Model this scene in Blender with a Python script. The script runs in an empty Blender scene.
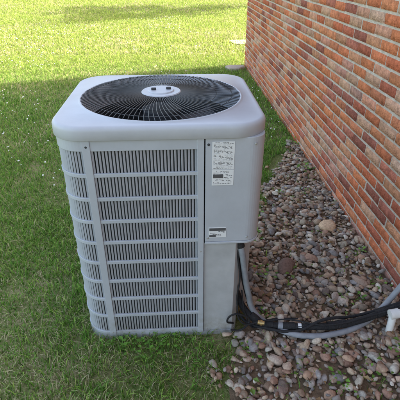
import bpy, bmesh, math, random
import numpy as np
from mathutils import Vector
random.seed(5); RNG=np.random.default_rng(5)
sc=bpy.context.scene
sc.view_settings.view_transform='Standard'; sc.view_settings.look='None'; sc.view_settings.exposure=0

# ---------------------------------------------------------------- helpers
def link(o,parent=None):
    sc.collection.objects.link(o)
    if parent: o.parent=parent
    return o
def empty(name,loc=(0,0,0)):
    o=bpy.data.objects.new(name,None); o.empty_display_size=.1; link(o); return o
def mesh_np(name,verts,faces_loops,loop_starts,loop_totals,mat,colors=None,smooth=False,parent=None):
    me=bpy.data.meshes.new(name)
    me.vertices.add(len(verts)); me.vertices.foreach_set('co',np.asarray(verts,dtype=np.float32).ravel())
    me.loops.add(len(faces_loops)); me.loops.foreach_set('vertex_index',np.asarray(faces_loops,dtype=np.int32))
    me.polygons.add(len(loop_starts)); me.polygons.foreach_set('loop_start',np.asarray(loop_starts,dtype=np.int32))
    me.polygons.foreach_set('loop_total',np.asarray(loop_totals,dtype=np.int32))
    me.update(calc_edges=True)
    if colors is not None:
        a=me.color_attributes.new('Col','FLOAT_COLOR','POINT'); a.data.foreach_set('color',np.asarray(colors,dtype=np.float32).ravel())
    if smooth: me.polygons.foreach_set('use_smooth',[True]*len(me.polygons))
    me.materials.append(mat)
    o=bpy.data.objects.new(name,me); return link(o,parent)
def mesh_py(name,verts,faces,mat,parent=None,smooth=False,colors=None):
    me=bpy.data.meshes.new(name); me.from_pydata([tuple(v) for v in verts],[],faces); me.update()
    if colors is not None:
        a=me.color_attributes.new('Col','FLOAT_COLOR','POINT'); a.data.foreach_set('color',np.asarray(colors,dtype=np.float32).ravel())
    bm=bmesh.new(); bm.from_mesh(me); bmesh.ops.recalc_face_normals(bm,faces=bm.faces); bm.to_mesh(me); bm.free()
    if smooth:
        for p in me.polygons: p.use_smooth=True
    me.materials.append(mat)
    o=bpy.data.objects.new(name,me); return link(o,parent)
class MB:
    def __init__(s): s.v=[]; s.f=[]
    def box(s,x0,x1,y0,y1,z0,z1):
        b=len(s.v); s.v+=[(x0,y0,z0),(x1,y0,z0),(x1,y1,z0),(x0,y1,z0),(x0,y0,z1),(x1,y0,z1),(x1,y1,z1),(x0,y1,z1)]
        s.f+=[(b,b+3,b+2,b+1),(b+4,b+5,b+6,b+7),(b,b+1,b+5,b+4),(b+1,b+2,b+6,b+5),(b+2,b+3,b+7,b+6),(b+3,b,b+4,b+7)]
    def obox(s,c,t,n,hw,hd,z0,z1):   # oriented: t tangent, n normal (2D)
        b=len(s.v)
        for z in (z0,z1):
            for (i,j) in ((-1,-1),(1,-1),(1,1),(-1,1)):
                s.v.append((c[0]+i*hw*t[0]+j*hd*n[0],c[1]+i*hw*t[1]+j*hd*n[1],z))
        s.f+=[(b,b+3,b+2,b+1),(b+4,b+5,b+6,b+7),(b,b+1,b+5,b+4),(b+1,b+2,b+6,b+5),(b+2,b+3,b+7,b+6),(b+3,b,b+4,b+7)]
    def make(s,name,mat,parent=None,bev=0,smooth=False):
        o=mesh_py(name,s.v,s.f,mat,parent,smooth)
        if bev:
            m=o.modifiers.new('b','BEVEL'); m.width=bev; m.segments=2; m.limit_method='ANGLE'
        return o
def tube(name,pts,r,mat,parent=None,res=6,closed=False):
    cu=bpy.data.curves.new(name,'CURVE'); cu.dimensions='3D'; cu.bevel_depth=r; cu.bevel_resolution=res//2; cu.resolution_u=8; cu.use_fill_caps=True
    sp=cu.splines.new('BEZIER'); sp.bezier_points.add(len(pts)-1)
    for bp,p in zip(sp.bezier_points,pts):
        bp.co=p; bp.handle_left_type=bp.handle_right_type='AUTO'
    sp.use_cyclic_u=closed
    cu.materials.append(mat); o=bpy.data.objects.new(name,cu); return link(o,parent)
def vnoise(x,y,scale,seed):
    r=np.random.default_rng(seed); g=r.random((256,256))
    u=np.asarray(x)/scale+100.3; v=np.asarray(y)/scale+77.7
    i=np.floor(u).astype(int); j=np.floor(v).astype(int); fu=u-i; fv=v-j
    fu=fu*fu*(3-2*fu); fv=fv*fv*(3-2*fv); i%=255; j%=255
    return (g[i,j]*(1-fu)+g[i+1,j]*fu)*(1-fv)+(g[i,j+1]*(1-fu)+g[i+1,j+1]*fu)*fv

# ---------------------------------------------------------------- materials
def mat(name,col,rough=.6,spec=.5,metal=0,noise=0,nscale=20,bump=0,bscale=60,attr=False,trans=0,detail=4,dirt=0):
    m=bpy.data.materials.new(name); m.use_nodes=True; nt=m.node_tree; N=nt.nodes; L=nt.links
    b=N['Principled BSDF']; b.inputs['Roughness'].default_value=rough; b.inputs['Metallic'].default_value=metal
    b.inputs['Specular IOR Level'].default_value=spec
    tc=N.new('ShaderNodeTexCoord')
    if attr:
        a=N.new('ShaderNodeAttribute'); a.attribute_name='Col'; src=a.outputs['Color']
    else:
        r=N.new('ShaderNodeRGB'); r.outputs[0].default_value=(*col,1); src=r.outputs[0]
    if noise:
        n=N.new('ShaderNodeTexNoise'); n.inputs['Scale'].default_value=nscale; n.inputs['Detail'].default_value=detail
        n.inputs['Roughness'].default_value=.65
        L.new(tc.outputs['Object'],n.inputs['Vector'])
        mr=N.new('ShaderNodeMapRange'); mr.inputs[1].default_value=.3; mr.inputs[2].default_value=.7
        mr.inputs[3].default_value=1-noise; mr.inputs[4].default_value=1+noise
        L.new(n.outputs['Fac'],mr.inputs[0])
        mx=N.new('ShaderNodeVectorMath'); mx.operation='SCALE'
        L.new(src,mx.inputs[0]); L.new(mr.outputs[0],mx.inputs['Scale']); src=mx.outputs[0]
    if dirt:   # splashed soil on the lowest 15 cm plus faint dust blotches (object space height)
        sx=N.new('ShaderNodeSeparateXYZ'); L.new(tc.outputs['Object'],sx.inputs[0])
        h=N.new('ShaderNodeMapRange'); h.inputs[1].default_value=0; h.inputs[2].default_value=.16; h.inputs[3].default_value=1; h.inputs[4].default_value=.10
        L.new(sx.outputs['Z'],h.inputs[0])
        dn=N.new('ShaderNodeTexNoise'); dn.inputs['Scale'].default_value=26; dn.inputs['Detail'].default_value=8; dn.inputs['Roughness'].default_value=.7
        L.new(tc.outputs['Object'],dn.inputs['Vector'])
        dr=N.new('ShaderNodeMapRange'); dr.inputs[1].default_value=.42; dr.inputs[2].default_value=.7; dr.inputs[3].default_value=0; dr.inputs[4].default_value=dirt
        L.new(dn.outputs['Fac'],dr.inputs[0])
        mu=N.new('ShaderNodeMath'); mu.operation='MULTIPLY'; L.new(h.outputs[0],mu.inputs[0]); L.new(dr.outputs[0],mu.inputs[1])
        mxx=N.new('ShaderNodeMix'); mxx.data_type='RGBA'; L.new(mu.outputs[0],mxx.inputs['Factor']); L.new(src,mxx.inputs['A'])
        mxx.inputs['B'].default_value=(.22,.19,.13,1); src=mxx.outputs['Result']
    L.new(src,b.inputs['Base Color'])
    if bump:
        n2=N.new('ShaderNodeTexNoise'); n2.inputs['Scale'].default_value=bscale; n2.inputs['Detail'].default_value=6
        L.new(tc.outputs['Object'],n2.inputs['Vector'])
        bp=N.new('ShaderNodeBump'); bp.inputs['Strength'].default_value=bump; bp.inputs['Distance'].default_value=.01
        L.new(n2.outputs['Fac'],bp.inputs['Height']); L.new(bp.outputs[0],b.inputs['Normal'])
    if trans:
        t=N.new('ShaderNodeBsdfTranslucent'); L.new(src,t.inputs[0])
        ms=N.new('ShaderNodeMixShader'); ms.inputs[0].default_value=trans
        L.new(b.outputs[0],ms.inputs[1]); L.new(t.outputs[0],ms.inputs[2]); L.new(ms.outputs[0],N['Material Output'].inputs[0])
    return m
PAINT=mat('grey_paint',(.43,.455,.495),.42,.4,noise=.06,nscale=5,bump=.03,bscale=300,dirt=.75)
PAINT2=mat('grey_paint_lid',(.47,.49,.53),.45,.4,noise=.06,nscale=7,bump=.03,bscale=300,dirt=.5)
PAINT3=mat('grey_plate',(.42,.43,.44),.5,.4,noise=.12,nscale=9,dirt=.85)
DARK=mat('dark_interior',(.035,.037,.042),.7)
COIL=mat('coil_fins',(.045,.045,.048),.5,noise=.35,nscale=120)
WIRE=mat('guard_wire',(.03,.032,.036),.4,.5)
BLADE=mat('fan_blade',(.13,.135,.15),.5,.4)
RUBBER=mat('black_insulation',(.022,.022,.024),.75,.3,noise=.3,nscale=60,bump=.5,bscale=120)
CONDUIT=mat('grey_conduit',(.25,.265,.29),.5,.4,noise=.18,nscale=30)
WHITE=mat('white_label',(.72,.73,.74),.5)
INK=mat('label_ink',(.08,.08,.085),.6)
PVC=mat('white_pvc',(.7,.7,.68),.4,noise=.08,nscale=30)
BRASS=mat('brass',(.5,.36,.16),.4,metal=.85,noise=.3,nscale=40)
GRASS=mat('grass_blades',(0,0,0),.55,.25,attr=True,trans=.35)
LEAFM=mat('leaf',(0,0,0),.5,.3,attr=True,trans=.3)
STONE=mat('pebble_stone',(0,0,0),.8,.2,attr=True,noise=.28,nscale=90,bump=.35,bscale=160)
BRICK=mat('fired_brick',(0,0,0),.9,.12,attr=True,noise=.40,nscale=38,bump=.9,bscale=120,detail=8)
MORTAR=mat('mortar',(.56,.50,.43),.95,.1,noise=.22,nscale=30,bump=.8,bscale=150)
SOIL=mat('gravel_soil',(.18,.125,.08),.95,.1,noise=.4,nscale=40,bump=.8,bscale=80)
CONC=mat('concrete',(.42,.35,.29),.9,.2,noise=.15,nscale=12,bump=.4,bscale=80)
ROOFM=mat('roof_shingles',(.10,.09,.085),.9,.1,noise=.3,nscale=14)
TRIM=mat('white_trim',(.75,.74,.70),.5)
GLASS=mat('window_glass',(.03,.04,.05),.05,.8)
BARK=mat('bark',(.12,.09,.07),.9,.1,noise=.35,nscale=14,bump=.8,bscale=20)
g=bpy.data.materials.new('ground_turf'); g.use_nodes=True; nt=g.node_tree; N=nt.nodes; L=nt.links
b=N['Principled BSDF']; b.inputs['Roughness'].default_value=.95; b.inputs['Specular IOR Level'].default_value=.1
tc=N.new('ShaderNodeTexCoord')
def nz(s,d=6):
    n=N.new('ShaderNodeTexNoise'); n.inputs['Scale'].default_value=s; n.inputs['Detail'].default_value=d; L.new(tc.outputs['Object'],n.inputs['Vector']); return n
n1=nz(2.3); n2=nz(60,8)
cr=N.new('ShaderNodeValToRGB'); cr.color_ramp.elements[0].position=.38; cr.color_ramp.elements[0].color=(.10,.15,.035,1)
cr.color_ramp.elements[1].position=.64; cr.color_ramp.elements[1].color=(.33,.27,.15,1)
e=cr.color_ramp.elements.new(.5); e.color=(.18,.20,.07,1)
ma=N.new('ShaderNodeMath'); ma.operation='ADD'; mb=N.new('ShaderNodeMath'); mb.operation='MULTIPLY'; mb.inputs[1].default_value=.5
L.new(n1.outputs['Fac'],ma.inputs[0]); L.new(n2.outputs['Fac'],ma.inputs[1]); L.new(ma.outputs[0],mb.inputs[0]); L.new(mb.outputs[0],cr.inputs[0])
L.new(cr.outputs[0],b.inputs['Base Color'])
bp=N.new('ShaderNodeBump'); bp.inputs['Strength'].default_value=.8; bp.inputs['Distance'].default_value=.03
L.new(n2.outputs['Fac'],bp.inputs['Height']); L.new(bp.outputs[0],b.inputs['Normal'])
TURF=g

# ---------------------------------------------------------------- ground
S=400
mesh_py('ground',[(-S,-S,0),(S,-S,0),(S,S,0),(-S,S,0)],[(0,1,2,3)],TURF)
WX=1.04; YC=6.38            # brick wall plane and far corner
def gravel_left(y):
    return np.interp(y,[-1,.3,.95,1.19,1.25,1.9,2.0,2.4,2.9,3.4],[.0,.10,.13,.17,.22,.30,.36,.56,.76,1.04])
ys=np.linspace(-1,3.4,90)
gv=[]; gf=[]
for i,y in enumerate(ys):
    gv+=[(float(gravel_left(y))+.03+.05*(vnoise(np.array([1.]),np.array([y]),.09,8)[0]-.3),y,.004),(WX+.02,y,.004)]
    if i: gf.append((2*i-2,2*i-1,2*i+1,2*i))
mesh_py('gravel_bed',gv,gf,SOIL)

# ---------------------------------------------------------------- grass
CX,CY=-.057,1.58     # unit centre
def grass_zone(x0,x1,y0,y1,dens,h,w,seed,flat=False):
    r=np.random.default_rng(seed); n=int((x1-x0)*(y1-y0)*dens)
    x=r.uniform(x0,x1,n); y=r.uniform(y0,y1,n)
    keep=~((x>CX-.345)&(x<CX+.345)&(y>CY-.325)&(y<CY+.33))
    keep&=~((x>WX-.01)&(y<YC+.0))
    gl=gravel_left(y)+(vnoise(x,y,.12,3)-.5)*.16
    ing=(x>gl)&(y<3.4)
    edge=np.exp(-np.clip(x-gl,0,None)/.06)*.38
    keep&=(~ing)|(r.random(n)<.025+edge*(y<1.2)+.12*np.clip((1.15-y)/.2,0,1)*(vnoise(x,y,.10,41)>.5))
    clump=vnoise(x,y,.07,11)*.6+vnoise(x,y,.35,12)*.4
    if not flat:
        thin=np.clip((1.2-y)/.8,0,1)*.22+np.clip((vnoise(x,y,.4,21)-.5)*2.0,0,.38)*(y<3.6)
        keep&=(r.random(n)< (.6+1.0*clump)-thin)
    else: keep&=(r.random(n)<.25+.75*vnoise(x,y,.3,21))
    x=x[keep];y=y[keep];n=len(x); clump=clump[keep]
    hh=h*(.45+.75*r.random(n))*(.6+.8*clump); ww=w*(.7+.6*r.random(n))
    a=r.uniform(0,2*np.pi,n); la=r.uniform(0,2*np.pi,n); lean=hh*r.uniform(.15,1.1,n)
    dx,dy=np.cos(a)*ww/2,np.sin(a)*ww/2; lx,ly=np.cos(la)*lean,np.sin(la)*lean
    z0=np.zeros(n); zm=hh*.6; zt=hh*(.95-.35*(lean/hh)**2*.5)
    if flat:
        L_=r.uniform(.015,.05,n); lx,ly=np.cos(la)*L_,np.sin(la)*L_; dx,dy=-np.sin(la)*ww/2,np.cos(la)*ww/2
        z0=r.uniform(.003,.012,n); zm=z0+r.uniform(0,.006,n); zt=z0+r.uniform(-.002,.006,n)
    V=np.zeros((n,5,3))
    V[:,0]=np.stack([x-dx,y-dy,z0],1); V[:,1]=np.stack([x+dx,y+dy,z0],1)
    V[:,2]=np.stack([x-dx*.8+lx*.35,y-dy*.8+ly*.35,zm],1); V[:,3]=np.stack([x+dx*.8+lx*.35,y+dy*.8+ly*.35,zm],1)
    V[:,4]=np.stack([x+lx,y+ly,zt],1)
    t=r.random(n); big=vnoise(x,y,.8,31)
    g1=np.array([.165,.34,.045]); g2=np.array([.32,.46,.09]); g3=np.array([.10,.235,.03]); st=np.array([.54,.48,.27])
    c=np.where(t[:,None]<.42,g1,np.where(t[:,None]<.75,g2,g3))
    far=np.clip((y-5)/2,0,1)[:,None]; c=c*(1-far)+(c*.45+np.array([.42,.49,.10])*.55)*far  # far blades lightened: sunlit look of the open lawn put into their colour
    pst=.07+np.clip(big-.45,0,1)*.5+np.clip((1.3-y)/1.0,0,1)*.15
    if flat: pst=pst*0+.8
    iss=r.random(n)<pst
    c=np.where(iss[:,None],st,c)*(.65+.6*r.random(n))[:,None]
    C=np.ones((n,5,4)); C[:,:,:3]=c[:,None,:]
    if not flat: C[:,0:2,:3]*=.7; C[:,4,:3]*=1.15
    return V,C,n
zones=[(-1.7,1.03,.35,3.2,12500,.042,.0036,1),(-3.2,1.6,3.2,7.2,4600,.045,.0055,2),(-8,4,7.2,13,1200,.055,.010,3),(-10,5,13,19,500,.06,.015,7),
       (-6,-1.7,-1.5,3.2,1600,.045,.007,4),(-6,-3.2,3.2,7.2,1500,.05,.008,5),(-1.7,1.03,-1.5,.35,2500,.045,.005,6),(-1.5,.4,.35,2.6,4500,.04,.0022,9,True)]
Vs=[];Cs=[];n=0
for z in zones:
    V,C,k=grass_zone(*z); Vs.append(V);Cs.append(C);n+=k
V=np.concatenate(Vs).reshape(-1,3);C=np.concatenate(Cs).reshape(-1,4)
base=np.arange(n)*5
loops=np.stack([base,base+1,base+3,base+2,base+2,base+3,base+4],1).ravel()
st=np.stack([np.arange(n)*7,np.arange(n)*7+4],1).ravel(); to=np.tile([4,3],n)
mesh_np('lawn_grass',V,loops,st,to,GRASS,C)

# ---------------------------------------------------------------- stones
bm=bmesh.new(); bmesh.ops.create_icosphere(bm,subdivisions=2,radius=1)
IV=np.array([v.co[:] for v in bm.verts]); IF=np.array([[v.index for v in f.verts] for f in bm.faces]); bm.free()
def stones(name,P,R,cols,seed,flat=(.45,.8),cuts=7,smooth=True,m_=None):
    r=np.random.default_rng(seed); n=len(P); m=len(IV)
    V=np.repeat(IV[None],n,0).copy()
    for k in range(cuts):
        d=r.normal(size=(n,3)); d/=np.linalg.norm(d,axis=1)[:,None]
        dot=np.einsum('nmk,nk->nm',V,d); lim=r.uniform(.45,.85,n)
        ov=np.clip(dot-lim[:,None],0,None)*.92; V-=ov[:,:,None]*d[:,None,:]
    sx=R*r.uniform(.85,1.5,n); sy=R*r.uniform(.65,1.05,n); sz=R*r.uniform(flat[0],flat[1],n)
    V*=np.stack([sx,sy,sz],1)[:,None,:]*1.12
    tl=r.normal(0,.3,n); c,s=np.cos(tl)[:,None],np.sin(tl)[:,None]
    y=V[:,:,1]*c-V[:,:,2]*s; z=V[:,:,1]*s+V[:,:,2]*c; V[:,:,1]=y; V[:,:,2]=z
    a=r.uniform(0,6.28,n); c,s=np.cos(a)[:,None],np.sin(a)[:,None]
    x=V[:,:,0]*c-V[:,:,1]*s; y=V[:,:,0]*s+V[:,:,1]*c; V[:,:,0]=x; V[:,:,1]=y
    V+=P[:,None,:]
    F=(IF[None]+ (np.arange(n)*m)[:,None,None]).ravel()
    nf=n*len(IF); C=np.ones((n,m,4)); C[:,:,:3]=cols[:,None,:]
    return mesh_np(name,V.reshape(-1,3),F,np.arange(nf)*3,np.full(nf,3),m_ or STONE,C.reshape(-1,4),smooth=smooth)
PAL=np.array([[.50,.37,.26],[.43,.29,.20],[.56,.46,.34],[.37,.30,.25],[.26,.19,.155],[.62,.53,.42],[.44,.28,.19],[.38,.33,.29],[.52,.39,.28],[.62,.56,.47],[.50,.36,.27],[.54,.41,.31],[.40,.24,.17],[.34,.31,.29],[.46,.36,.26]])
sp=.0225; xs=np.arange(.0,WX,sp); yy=np.arange(-.9,3.35,sp)
X,Y=np.meshgrid(xs,yy); X=np.concatenate([X.ravel()]*2); Y=np.concatenate([Y.ravel()]*2); lay=np.repeat([0,1],X.size//2)
X=X+RNG.uniform(-.5,.5,X.size)*sp; Y=Y+RNG.uniform(-.5,.5,Y.size)*sp
gl=gravel_left(Y)+(vnoise(X,Y,.10,3)-.5)*.18+.02
k=(X>gl+RNG.normal(0,.02,X.size))&(X<WX-.008)&(RNG.random(X.size)<np.where(lay==0,.93,.35)*(1-.35*(Y<1.1)*(vnoise(X,Y,.15,44)>.55)))
k&=~((X>CX-.34)&(X<CX+.31)&(Y>CY-.33)&(Y<CY+.34)); X=X[k];Y=Y[k];lay=lay[k];n=len(X)
R=.0070+.0155*RNG.random(n)**2.3
Z=.005+R*.2+RNG.random(n)*.008+lay*.012
col=PAL[RNG.integers(0,len(PAL),n)]*RNG.uniform(.5,1.05,n)[:,None]
stones('gravel',np.stack([X,Y,Z],1),R,col,7)
def rock(name,x,y,r,c,seed,flat=(.55,.7)):
    return stones(name,np.array([[x,y,r*.55]]),np.array([r]),np.array([c]),seed,flat,9)
rock('rock',.54,1.635,.050,(.19,.125,.10),3)
rock('rock.001',.872,1.99,.055,(.60,.42,.27),4,(.35,.5))
rock('rock.002',.62,1.95,.03,(.44,.36,.29),5)
rock('rock.003',.88,1.52,.034,(.38,.27,.20),6)
rock('rock.004',.36,1.09,.030,(.46,.37,.30),8)
rock('rock.005',.75,1.40,.030,(.52,.43,.35),9)
rock('rock.006',.93,1.12,.034,(.38,.27,.21),10)
rock('rock.007',.50,1.02,.032,(.44,.30,.22),12)
rock('rock.008',.68,1.72,.034,(.38,.25,.18),13)
def slab(name,x,y,sx,sy,h,rot,seed):
    vs=[];n=22
    for z,k in ((0,1.),(h*.7,1.),(h,.90)):
        for i in range(n):
            a=i/n*6.283; 
            rr=1+.12*math.sin(a*3+seed)+.07*math.sin(a*5+2*seed)
            px,py=math.cos(a)*sx*rr*k,math.sin(a)*sy*rr*k
            vs.append((x+px*math.cos(rot)-py*math.sin(rot),y+px*math.sin(rot)+py*math.cos(rot),z))
    f=[tuple(range(2*n,3*n))]
    for l in (0,1):
        for i in range(n): j=(i+1)%n; f.append((l*n+i,l*n+j,(l+1)*n+j,(l+1)*n+i))
    return mesh_py(name,vs,f,CONC)
slab('stepping_stone',.86,6.12,.14,.11,.045,.2,1)
slab('stepping_stone.001',1.28,8.3,.24,.22,.025,.5,2)

# ---------------------------------------------------------------- small plants
def weed(name,x,y,size,nl,seed,c=(.16,.33,.05)):
    r=random.Random(seed); V=[];F=[];C=[]
    for i in range(nl):
        a=r.uniform(0,6.283); d=size*r.random()**.6; h=size*r.uniform(.15,.9)*(1-.5*d/size)
        cx,cy=x+math.cos(a)*d,y+math.sin(a)*d; L=size*r.uniform(.22,.42); w=L*.36
        up=r.uniform(-.2,.6); ux,uy=math.cos(a+r.uniform(-.8,.8)),math.sin(a+r.uniform(-.8,.8))
        px,py=-uy,ux; b=len(V)
        V+=[(cx,cy,h),(cx+ux*L*.5+px*w,cy+uy*L*.5+py*w,h+up*L*.6),(cx+ux*L,cy+uy*L,h+up*L*.7),(cx+ux*L*.5-px*w,cy+uy*L*.5-py*w,h+up*L*.6)]
        F.append((b,b+1,b+2,b+3)); k=r.uniform(.65,1.4); C+=[(c[0]*k,c[1]*k,c[2]*k,1)]*4
        b=len(V); V+=[(x,y,0),(x+.002,y,0),(cx,cy,h)]; F.append((b,b+1,b+2)); C+=[(c[0],c[1]*.8,c[2],1)]*3
    me=bpy.data.meshes.new(name); me.from_pydata(V,[],F); 
    at=me.color_attributes.new('Col','FLOAT_COLOR','POINT'); at.data.foreach_set('color',np.array(C,dtype=np.float32).ravel())
    me.materials.append(LEAFM); return link(bpy.data.objects.new(name,me))
W=[(.86,2.45,.05,30),(.80,1.42,.055,28),(.42,1.62,.055,30),(.90,1.10,.05,26),(.42,1.95,.06,40),(.45,2.2,.07,45),(.60,1.13,.04,20),(.95,2.8,.07,40),
   (-.12,1.215,.05,34),(-.20,1.21,.055,34),(-.05,1.21,.045,28),(.28,1.14,.045,24),(.97,1.75,.05,24),(.37,1.32,.045,24),(.98,3.3,.08,50),(.97,3.9,.08,50),(.98,4.6,.07,40),
   (.45,1.05,.04,20),(.72,1.02,.04,22),(.98,1.5,.045,22),(.66,2.45,.05,26),(.02,1.205,.04,22),(-.33,1.20,.04,22),(-.15,1.12,.035,20),(.05,1.10,.035,18),(-.3,1.0,.035,18),(.12,1.18,.04,22),(.60,.98,.05,26),(.85,.98,.05,26)]
for i,(x,y,s,nl) in enumerate(W):
    weed('weed_plant' if i==0 else 'weed_plant.%03d'%i,x,y,s,nl,i+50)
V=[];F=[];C=[]; r=random.Random(9)
for i in range(300):
    x=r.uniform(.2,1.0); y=r.uniform(.75,3.1)
    if x<gravel_left(y)+.02: continue
    a=r.uniform(0,6.28); L=r.uniform(.012,.032); w=L*.35; ux,uy=math.cos(a),math.sin(a); z=r.uniform(.028,.038); b=len(V)
    V+=[(x,y,z),(x+ux*L*.5-uy*w,y+uy*L*.5+ux*w,z+.005),(x+ux*L,y+uy*L,z),(x+ux*L*.5+uy*w,y+uy*L*.5-ux*w,z+.006)]
    F.append((b,b+1,b+2,b+3)); c=r.choice([(.28,.17,.08),(.16,.10,.06),(.46,.34,.17),(.16,.26,.05)]); C+=[(*c,1)]*4
me=bpy.data.meshes.new('leaf_litter'); me.from_pydata(V,[],F)
at=me.color_attributes.new('Col','FLOAT_COLOR','POINT'); at.data.foreach_set('color',np.array(C,dtype=np.float32).ravel()); me.materials.append(LEAFM)
link(bpy.data.objects.new('leaf_litter',me))
P=[];r=random.Random(4)
while len(P)<1700:
    x=r.uniform(-5,1.0); y=r.uniform(1.6,12)
    if vnoise(np.array([x]),np.array([y]),.9,77)[0]<.42: continue
    if x>CX-.45 and y<2.2: continue
    P.append((x,y,r.uniform(.035,.055)))
P=np.array(P); 
stones('clover_flowers',P,np.full(len(P),.0060)*RNG.uniform(.6,1.3,len(P)),np.tile([.70,.70,.64],(len(P),1)),22,(.7,.9),2,True,mat('clover_petals',(0,0,0),.8,.1,attr=True))

# ---------------------------------------------------------------- brick house
house=empty('brick_house')
EY0=-6.0; HX1=9.0; EH=2.66
BC=np.array([[.58,.185,.09],[.52,.15,.075],[.60,.23,.115],[.45,.135,.08],[.57,.27,.155],[.55,.20,.105],[.34,.12,.085],[.60,.205,.095],[.56,.32,.21],[.48,.17,.115]])
def brick_face(name,O,U,Nn,length,height,seed,holes=()):
    r=np.random.default_rng(seed); bl,bh,j=.169,.0490,.0110; pu,pv=bl+j,bh+j
    V=[];C=[]; rows=int(height/pv)
    O=np.array(O);U=np.array(U);Nn=np.array(Nn);Z=np.array([0,0,1.])
    for k in range(rows):
        u=-(pu/2 if k%2 else 0)+r.uniform(-.014,.014); v0=k*pv-.02
        while u<length:
            a=max(u,0)+r.uniform(-.003,.003); bq=min(u+bl,length)+r.uniform(-.003,.003); u+=pu
            if bq-a<.03: continue
            if any(a<h[1] and bq>h[0] and v0<h[3] and v0+bh>h[2] for h in holes): continue
            vz=v0+r.uniform(-.0018,.0018); e=.0025; w1=.0045+r.uniform(-.0015,.002); t=r.uniform(-.0014,.0014,4)
            q=[(a,vz,-.002),(bq,vz,-.002),(bq,vz+bh,-.002),(a,vz+bh,-.002),
               (a+e+abs(t[0]),vz+e,w1+t[0]),(bq-e-abs(t[1]),vz+e,w1+t[1]),(bq-e,vz+bh-e-abs(t[2]),w1+t[2]),(a+e,vz+bh-e,w1+t[3])]
            V+=[O+U*p[0]+Z*p[1]+Nn*p[2] for p in q]
            c=BC[r.integers(0,len(BC))]*r.uniform(.8,1.12)
            if r.random()<.10: c=c*.65+np.array([.60,.44,.35])*.35
            C+=[(*(c),1)]*8
    n=len(V)//8; b=np.arange(n)*8
    L=np.stack([b+4,b+5,b+6,b+7, b,b+1,b+5,b+4, b+1,b+2,b+6,b+5, b+2,b+3,b+7,b+6, b+3,b,b+4,b+7],1).ravel()
    o=mesh_np(name,np.array(V),L,np.arange(n*5)*4,np.full(n*5,4),BRICK,np.array(C),parent=house)
    bm=bmesh.new(); bm.from_mesh(o.data); bmesh.ops.recalc_face_normals(bm,faces=bm.faces); bm.to_mesh(o.data); bm.free()
win=(YC+1.6,YC+2.8,.9,2.15)   # u range along wall measured from far corner
brick_face('long_wall_bricks',(WX,YC,0),(0,-1,0),(-1,0,0),YC-EY0,EH,1,[win])
brick_face('end_wall_bricks',(WX,YC,0),(1,0,0),(0,1,0),HX1-WX,EH,2)
mbx=MB(); mbx.box(WX,HX1,EY0,YC,-.1,EH); mbx.make('mortar_core',MORTAR,house)
rx=(WX+HX1)/2; ov=.32; pitch=.45
y0,y1=EY0-.1,YC+.06
v=[(WX-ov,y0,EH+.0),(rx,y0,EH+(rx-WX+ov)*pitch),(HX1+ov,y0,EH),(WX-ov,y1,EH),(rx,y1,EH+(rx-WX+ov)*pitch),(HX1+ov,y1,EH)]
v2=[(a,b_,c+.14) for a,b_,c in v]
f=[(6,7,10,9),(7,8,11,10),(0,2,5,3),(0,1,7,6),(1,2,8,7),(3,4,10,9),(4,5,11,10),(0,3,9,6),(2,5,11,8),(0,1,2),(3,4,5)]
mesh_py('roof',v+v2,f,ROOFM,house)
t=MB(); t.box(WX-ov-.02,WX-ov-.001,y0,y1,EH-.03,EH+.15); t.make('fascia',TRIM,house)
t=MB(); t.box(WX-ov,WX-.01,y0+.01,y1-.01,EH-.02,EH-.004); t.make('soffit',TRIM,house)
t=MB(); wy1=YC-win[0]; wy0=YC-win[1]
t.box(WX-.02,WX-.003,wy0,wy1,win[2],win[2]+.06); t.box(WX-.02,WX-.003,wy0,wy1,win[3]-.06,win[3])
t.box(WX-.02,WX-.003,wy0,wy0+.06,win[2]+.06,win[3]-.06); t.box(WX-.02,WX-.003,wy1-.06,wy1,win[2]+.06,win[3]-.06)
t.box(WX-.017,WX-.003,wy0+.06,wy1-.06,1.5,1.54); t.make('window_frame',TRIM,house)
t=MB(); t.box(WX-.008,WX-.002,wy0+.06,wy1-.06,win[2]+.06,win[3]-.06); t.make('window_glass',GLASS,house)

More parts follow.
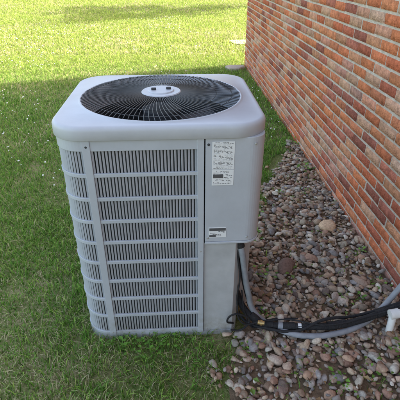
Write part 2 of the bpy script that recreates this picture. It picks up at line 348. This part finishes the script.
# ---------------------------------------------------------------- trees
def make_tree(name,seed,loc,H=6,R=2.3,nl=6000):
    r=random.Random(seed); root=empty(name)
    tv=[];tf=[]
    def limb(p0,p1,r0,r1,n=7):
        d=(Vector(p1)-Vector(p0)).normalized(); s=d.orthogonal().normalized(); q=d.cross(s); b=len(tv)
        for p,rr in ((p0,r0),(p1,r1)):
            for i in range(n):
                a=i/n*6.283; tv.append(tuple(Vector(p)+s*math.cos(a)*rr+q*math.sin(a)*rr))
        for i in range(n): tf.append((b+i,b+(i+1)%n,b+n+(i+1)%n,b+n+i))
    x,y=loc; top=(x+.1,y,H*.45); limb((x,y,-.05),top,.2,.13); cl=[]
    for i in range(16):
        a=r.uniform(0,6.283); h=r.uniform(.5,1.)*H; d=R*r.uniform(.3,1)*(1-.4*abs(h/H-.7)); e=(x+math.cos(a)*d,y+math.sin(a)*d,h)
        limb(top,e,.07,.02,5); cl.append((e,r.uniform(.6,1.1)))
    mesh_py('trunk_and_limbs',tv,tf,BARK,root)
    V=np.zeros((nl,4,3)); C=np.ones((nl,4,4)); g=np.random.default_rng(seed)
    ci=g.integers(0,len(cl),nl); cen=np.array([c[0] for c in cl])[ci]; rad=np.array([c[1] for c in cl])[ci]
    d=g.normal(size=(nl,3)); d/=np.linalg.norm(d,axis=1)[:,None]; p=cen+d*(rad*g.random(nl)**.4)[:,None]*np.array([1,1,.7])
    u=g.normal(size=(nl,3)); u/=np.linalg.norm(u,axis=1)[:,None]; w=np.cross(u,d); w/=np.linalg.norm(w,axis=1)[:,None]
    s=.08+.06*g.random(nl)[:,None]
    V[:,0]=p-u*s;V[:,1]=p+w*s*.6;V[:,2]=p+u*s;V[:,3]=p-w*s*.6
    k=(.6+.8*g.random(nl))[:,None,None]; C[:,:,:3]=np.array([.07,.13,.035])*k
    mesh_np('crown_leaves',V.reshape(-1,3),np.arange(nl*4),np.arange(nl)*4,np.full(nl,4),LEAFM,C.reshape(-1,4),parent=root)
make_tree('tree',1,(3.6,15.0),5.2,2.0,3200)  # unseen tree behind the house, added so its crown dapples the far lawn
make_tree('tree.001',2,(-9,24),7,3); make_tree('tree.002',3,(-2,30),8,3.2); make_tree('tree.003',4,(8,27),7,3); make_tree('tree.004',5,(-16,14),7,3)
# ---------------------------------------------------------------- air conditioner
ac=empty('air_conditioner_condenser')
HX,HY=.35,.33; X0,X1=CX-HX,CX+HX; F=CY-HY; Bk=CY+HY; TOP=.95
def rr_pts(angles,a,b,r):
    angles=np.asarray(angles); dx,dy=np.cos(angles),np.sin(angles); lo=np.zeros(len(angles)); hi=np.full(len(angles),2.)
    for _ in range(40):
        m=(lo+hi)/2; qx=np.abs(dx*m)-(a-r); qy=np.abs(dy*m)-(b-r)
        sd=np.hypot(np.maximum(qx,0),np.maximum(qy,0))+np.minimum(np.maximum(qx,qy),0)-r
        hi=np.where(sd>0,m,hi); lo=np.where(sd>0,lo,m)
    return dx*lo,dy*lo
NA=256; ang=np.linspace(0,2*np.pi,NA,endpoint=False)
def ring(a,b,r,z):
    x,y=rr_pts(ang,a,b,r); return [(CX+x[i],CY+y[i],z) for i in range(NA)]
def circ(R,z): return [(CX+R*math.cos(t),CY+R*math.sin(t),z) for t in ang]
def loft(name,rings,m,parent=ac,smooth=True):
    v=[p for rg in rings for p in rg]; f=[]
    for k in range(len(rings)-1):
        for i in range(NA): j=(i+1)%NA; f.append((k*NA+i,k*NA+j,(k+1)*NA+j,(k+1)*NA+i))
    o=mesh_py(name,v,f,m,parent,smooth); return o
LA,LB,LR=HX+.008,HY+.008,.115
RF=.300
rg=[ring(LA-.006,LB-.006,LR-.006,.902),ring(LA-.001,LB-.001,LR-.001,.9025),ring(LA,LB,LR,.9035),ring(LA,LB,LR,.932)]
for i in range(1,7):
    t=i/6*math.pi/2; o_=.014*(1-math.cos(t)); rg.append(ring(LA-o_,LB-o_,LR-o_,.932+.0165*math.sin(t)))
rg+=[ring(LA-.018,LB-.018,LR-.022,.9487),circ(RF+.010,.9485),circ(RF+.008,.951),circ(RF+.005,.9535),circ(RF+.001,.953),circ(RF-.003,.949),circ(RF-.006,.935),circ(RF-.010,.86)]
lid=loft('top_cover',rg,PAINT2)
loft('fan_shroud',[circ(RF-.010,.86),circ(RF-.012,.60)],DARK)
mesh_py('shroud_floor',circ(.32,.40),[tuple(range(NA))],DARK,ac)
def disc(name,R,z0,z1,m,n=48,bev=.003):
    v=[];fa=[]
    for (r_,z) in ((R,z0),(R,z1-bev),(R-bev,z1)):
        v+=[(CX+r_*math.cos(i/n*6.28318),CY+r_*math.sin(i/n*6.28318),z) for i in range(n)]
    for k in (0,1):
        for i in range(n): j=(i+1)%n; fa.append((k*n+i,k*n+j,(k+1)*n+j,(k+1)*n+i))
    fa.append(tuple(range(2*n,3*n))); fa.append(tuple(range(n)))
    return mesh_py(name,v,fa,m,ac)
disc('fan_motor',.075,.70,.90,DARK); disc('fan_hub',.05,.66,.70,BLADE)
v=[];fa=[]
for bidx in range(4):
    b0=len(v)
    for i in range(9):
        rr_=.05+.215*i/8
        for j in range(9):
            t=(j/8-.5); a=bidx*math.pi/2+t*(.95-.15*i/8)+.35*(i/8)**2
            v.append((CX+rr_*math.cos(a),CY+rr_*math.sin(a),.79+.13*t))
    for i in range(8):
        for j in range(8): q=b0+i*9+j; fa.append((q,q+1,q+10,q+9))
mesh_py('fan_blades',v,fa,BLADE,ac,True)
cu=bpy.data.curves.new('fan_guard','CURVE'); cu.dimensions='3D'; cu.bevel_depth=.0014; cu.bevel_resolution=1
def dome(r): return .957+.006*(1-(r/RF)**2)
NS=104
for i in range(NS):
    a0=i/NS*2*math.pi; s=cu.splines.new('POLY'); s.points.add(7)
    for k in range(8):
        r_=.06+(RF+.003-.06)*k/7; a=a0+.14*(k/7)**1.5
        s.points[k].co=(CX+r_*math.cos(a),CY+r_*math.sin(a),dome(r_) if k<7 else .952,1)
for r_ in (.13,.21,.27):
    s=cu.splines.new('POLY'); s.points.add(95); s.use_cyclic_u=True
    for k in range(96):
        a=k/96*2*math.pi; s.points[k].co=(CX+r_*math.cos(a),CY+r_*math.sin(a),dome(r_)-.002,1)
cu.materials.append(WIRE); link(bpy.data.objects.new('fan_guard',cu),ac)
disc('motor_mount_plate',.075,.962,.967,PAINT2)
disc('motor_mount_cap',.050,.967,.971,PAINT2)
for i,(dx,dy) in enumerate(((-.028,-.004),(.028,.004))):
    mb=MB(); mb.box(CX+dx-.009,CX+dx+.009,CY+dy-.006,CY+dy+.006,.9715,.979); mb.make('mount_bolt_%d'%i,DARK,ac,.002)
def arc(cx,cy,r,a0,a1,n=14):
    return [(cx+r*math.cos(a0+(a1-a0)*i/n),cy+r*math.sin(a0+(a1-a0)*i/n)) for i in range(n+1)]
RC=.10; pi=math.pi
XG=.064   # right end of grille
def outline(off):
    r=RC-off
    p=[(XG,F+off)]+arc(X0+RC,F+RC,r,-pi/2,-pi)+arc(X0+RC,Bk-RC,r,pi,pi/2)+arc(X1-RC,Bk-RC,r,pi/2,0)+[(X1-off,F+.25)]
    return p
def sample(path,step):
    pts=np.array(path); d=np.hypot(*np.diff(pts,axis=0).T); s=np.concatenate([[0],np.cumsum(d)]); n=int(s[-1]/step)
    out=[]
    for k in range(n):
        u=(k+.5)*step; x=np.interp(u,s,pts[:,0]); y=np.interp(u,s,pts[:,1]); e=.002
        x2=np.interp(u+e,s,pts[:,0])-np.interp(u-e,s,pts[:,0]); y2=np.interp(u+e,s,pts[:,1])-np.interp(u-e,s,pts[:,1]); L_=math.hypot(x2,y2)
        out.append((x,y,x2/L_,y2/L_))
    return out
def ribbons(name,zs,o0,o1,m,outl=outline,bev=.0015):
    V=[];Fa=[]
    for z0,z1 in zs:
        po_,pi_=outl(o0),outl(o1)
        n=len(po_); v=[(x,y,z0) for x,y in po_]+[(x,y,z1) for x,y in po_]+[(x,y,z1) for x,y in pi_]+[(x,y,z0) for x,y in pi_]; fa=[]
        for k in range(4):
            k2=(k+1)%4
            for i in range(n-1): fa.append((k*n+i,k*n+i+1,k2*n+i+1,k2*n+i))
        fa.append((0,n,2*n,3*n)); fa.append((n-1,2*n-1,3*n-1,4*n-1))
        b=len(V); V+=v; Fa+=[tuple(i+b for i in q) for q in fa]
    o=mesh_py(name,V,Fa,m,ac)
    if bev:
        mo=o.modifiers.new('b','BEVEL'); mo.width=bev; mo.segments=2; mo.limit_method='ANGLE'; mo.angle_limit=math.radians(50)
    return o
ZB,ZT=.040,.868; NR=9; ph=(ZT-ZB)/NR
bars=[(.018,ZB+.004)]+[(ZB+i*ph-.007,ZB+i*ph+.007) for i in range(1,NR)]+[(ZT-.004,.903)]
ribbons('grille_bands',bars,0,.008,PAINT)
sl=MB()
for (x,y,tx,ty) in sample(outline(.0055),.0112):
    c,s_=math.cos(.5),math.sin(.5); t2=(tx*c-ty*s_,tx*s_+ty*c)
    sl.obox((x,y),t2,(-t2[1],t2[0]),.0033,.0008,ZB,ZT)
sl.make('grille_louvres',PAINT,ac)
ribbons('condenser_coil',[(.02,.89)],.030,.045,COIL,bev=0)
po=MB()
po.box(X0+RC,X0+RC+.026,F-.003,F+.010,.018,.9025)
po.box(XG-.001,XG+.022,F-.003,F+.030,.018,.9025)
po.make('corner_posts',PAINT,ac,.0015)
RS=.055; PX0=.090
def panel_out(off): 
    return [(PX0,F+off)]+arc(X1-RS,F+RS,RS-off,-pi/2,0,10)+[(X1-off,F+.248)]
ribbons('service_panel',[(.492,.9025)],-.001,.03,PAINT,panel_out,.002)
ribbons('service_panel_lip',[(.482,.4915)],-.004,.03,PAINT,panel_out,.002)
def bay_out(off): return [(PX0-.002,F+.006+off),(.208-off*.4,F+.006+off),(.228-off,F+.03+off),(.240-off,F+.115+off*.5),(X1-off,F+.16+off),(X1-off,F+.249)]
ribbons('valve_bay_panel',[(.02,.4815)],0,.004,PAINT3,bay_out,.001)
bo=[(PX0-.002,F),(XG,F)]+outline(0)[1:]+[(X1,F+.16),(.24,F+.115),(.228,F+.03),(.208,F+.002)]
n=len(bo)
mesh_py('base_pan',[(x,y,0.0) for x,y in bo]+[(x,y,.0195) for x,y in bo],[tuple(range(n)),tuple(range(n,2*n))]+[(i,(i+1)%n,n+(i+1)%n,n+i) for i in range(n)],PAINT3,ac)
f_=MB(); f_.box(PX0-.002,X1-.02,F+.032,F+.25,.478,.4815); f_.make('bay_ceiling',DARK,ac)
for i,(x,z) in enumerate(((.10,.88),(.255,.88),(.10,.51),(.245,.51),(.102,.03),(X0+RC+.013,.88),(X0+RC+.013,.04),(XG+.01,.45))):
    bm=bmesh.new(); bmesh.ops.create_uvsphere(bm,u_segments=12,v_segments=8,radius=.0045)
    me=bpy.data.meshes.new('screw'); bm.to_mesh(me); bm.free(); me.materials.append(DARK if i in (0,5) else PAINT3)
    o=link(bpy.data.objects.new('screw_%d'%i,me),ac); o.location=(x,F-.002 if z!=.03 else F+.006,z); o.scale=(1,.5,1)
def label(name,x0,x1,z0,z1,rows,seed,black=()):
    r=random.Random(seed); m=MB(); m.box(x0,x1,F-.0022,F-.0012,z0,z1); m.make(name,WHITE,ac)
    k=MB(); h=(z1-z0)
    for i in range(rows):
        z=z1-h*(i+.8)/(rows+.8); x=x0+.005; hh=h/(rows+1)*.15
        while x<x1-.010:
            w=r.uniform(.002,.008); w=min(w,x1-.005-x)
            if r.random()<.68: k.box(x,x+w,F-.0026,F-.0023,z-hh,z+hh)
            x+=w+.0022
    for a,b_,c,d in black: k.box(a,b_,F-.0030,F-.0027,c,d)
    k.make(name+'_print',INK,ac)
label('rating_label',.112,.186,.790,.890,22,1)
label('warning_label',.112,.186,.730,.788,9,2,[(.116,.150,.758,.772)])
label('service_label',.104,.168,.512,.556,6,3,[(.106,.166,.541,.553),(.106,.130,.515,.523)])

# ---------------------------------------------------------------- lines and conduit
rl=empty('refrigerant_line_set')
INS=[(.236,F+.10,.15),(.262,1.30,.10),(.32,1.262,.055),(.42,1.238,.045),(.52,1.225,.048),(.64,1.222,.05),(.76,1.236,.06),(.88,1.262,.08),(1.0,1.285,.10),(1.06,1.29,.11)]
tube('suction_line_insulation',INS,.0145,RUBBER,rl)
tube('liquid_line',[(.236,F+.075,.07),(.27,1.285,.035),(.36,1.232,.04),(.47,1.205,.045),(.60,1.235,.074),(.75,1.262,.06),(.9,1.28,.09),(1.06,1.30,.13)],.0065,RUBBER,rl)
tube('control_wire',[(.215,F+.02,.44),(.232,1.262,.30),(.226,1.255,.17),(.25,1.23,.08),(.33,1.24,.075),(.45,1.25,.068),(.60,1.21,.068),(.80,1.235,.085),(1.06,1.27,.14)],.0035,RUBBER,rl)
tube('control_wire_loop',[(.215,F+.01,.05),(.185,1.235,.09),(.205,1.23,.13),(.25,1.235,.12),(.28,1.24,.08),(.24,1.225,.045),(.20,1.225,.05)],.004,RUBBER,rl)
tube('ground_wire',[(.25,1.30,.2),(.265,1.27,.1),(.30,1.25,.03),(.38,1.29,.03),(.50,1.27,.05)],.003,RUBBER,rl)
def band(name,i0,t,m,r,L_=.03):
    a=Vector(INS[i0]); b_=Vector(INS[i0+1]); p=a.lerp(b_,t); d=(b_-a).normalized()
    tube(name,[tuple(p-d*L_/2),tuple(p),tuple(p+d*L_/2)],r,m,rl)
band('tape_wrap_1',3,.3,RUBBER,.0170,.05); band('tape_wrap_2',5,.2,RUBBER,.0175,.06); band('tape_wrap_3',6,.8,RUBBER,.0170,.05)
band('tape_wrap_4',1,.8,RUBBER,.0185,.05); band('tape_wrap_5',4,.9,RUBBER,.0185,.03); band('tape_wrap_6',2,.5,RUBBER,.017,.03)
band('tape_tag',3,.75,WHITE,.0152,.014); band('tape_tag_2',2,.95,CONDUIT,.0160,.02)
for i,(z,dy) in enumerate(((.15,.10),(.07,.07))):
    tube('service_valve_%d'%i,[(.215,F+dy+.02,z),(.238,F+dy,z)],.013,BRASS,rl); tube('valve_stem_%d'%i,[(.236,F+dy-.012,z-.012),(.236,F+dy-.012,z+.04)],.009,BRASS if i else RUBBER,rl)
tube('brass_fitting',[(.315,1.236,.075),(.342,1.230,.073)],.009,BRASS,rl)
tube('brass_nut',[(.325,1.234,.0745),(.333,1.232,.0738)],.012,BRASS,rl)
dp=empty('drain_pipe')
tube('pipe_run',[(1.05,1.222,.125),(.96,1.218,.120),(.885,1.214,.112)],.016,PVC,dp,8)
tube('pipe_collar',[(.905,1.215,.1145),(.868,1.213,.110)],.021,PVC,dp,8)
tube('pipe_elbow_drop',[(.884,1.214,.112),(.880,1.205,.06),(.880,1.203,.02)],.0155,PVC,dp,8)
cond=empty('electrical_conduit')
tube('conduit_hose',[(.222,F+.03,.475),(.236,1.268,.42),(.25,1.275,.33),(.275,1.285,.2),(.31,1.29,.08),(.36,1.27,.035),(.45,1.205,.034),(.54,1.185,.034),(.63,1.19,.034),(.74,1.22,.036),(.85,1.275,.055),(.92,1.315,.10),(.975,1.335,.17),(1.05,1.33,.27)],.0125,CONDUIT,cond)
tube('conduit_connector',[(.222,F+.03,.478),(.230,1.275,.445)],.017,RUBBER,cond)
tube('second_whip',[(.215,F+.045,.47),(.238,1.30,.36),(.262,1.31,.22),(.30,1.32,.09),(.33,1.33,.03)],.009,RUBBER,cond)

# ---------------------------------------------------------------- camera, sun, sky
cam=bpy.data.cameras.new('camera'); co=link(bpy.data.objects.new('camera',cam)); sc.camera=co
cam.sensor_width=36; cam.lens=37.35; cam.clip_end=2000
co.location=(0,0,1.404); co.rotation_euler=(math.radians(90-30.3),0,math.radians(-3.3))
el=math.radians(36); az=math.atan2(1,.28)
sd=Vector((math.sin(az)*math.cos(el),math.cos(az)*math.cos(el),math.sin(el)))
ld=bpy.data.lights.new('sun','SUN'); ld.energy=14; ld.angle=math.radians(.5); ld.color=(1,.95,.82)
lo=link(bpy.data.objects.new('sun',ld)); lo.rotation_euler=(-sd).to_track_quat('-Z','Y').to_euler()
w=bpy.data.worlds.new('World'); sc.world=w; w.use_nodes=True; nt=w.node_tree
sk=nt.nodes.new('ShaderNodeTexSky'); sk.sky_type='NISHITA'; sk.sun_disc=False; sk.sun_elevation=el; sk.sun_rotation=az
sk.air_density=1.0; sk.dust_density=3.0; sk.ozone_density=.8
wb=nt.nodes.new('ShaderNodeMix'); wb.data_type='RGBA'; wb.blend_type='MULTIPLY'; wb.inputs['Factor'].default_value=1
wb.inputs['B'].default_value=(1.14,1.0,.86,1)   # white balance of a shade-exposed daylight picture
nt.links.new(sk.outputs[0],wb.inputs['A']); nt.links.new(wb.outputs['Result'],nt.nodes['Background'].inputs[0])
nt.nodes['Background'].inputs[1].default_value=.76
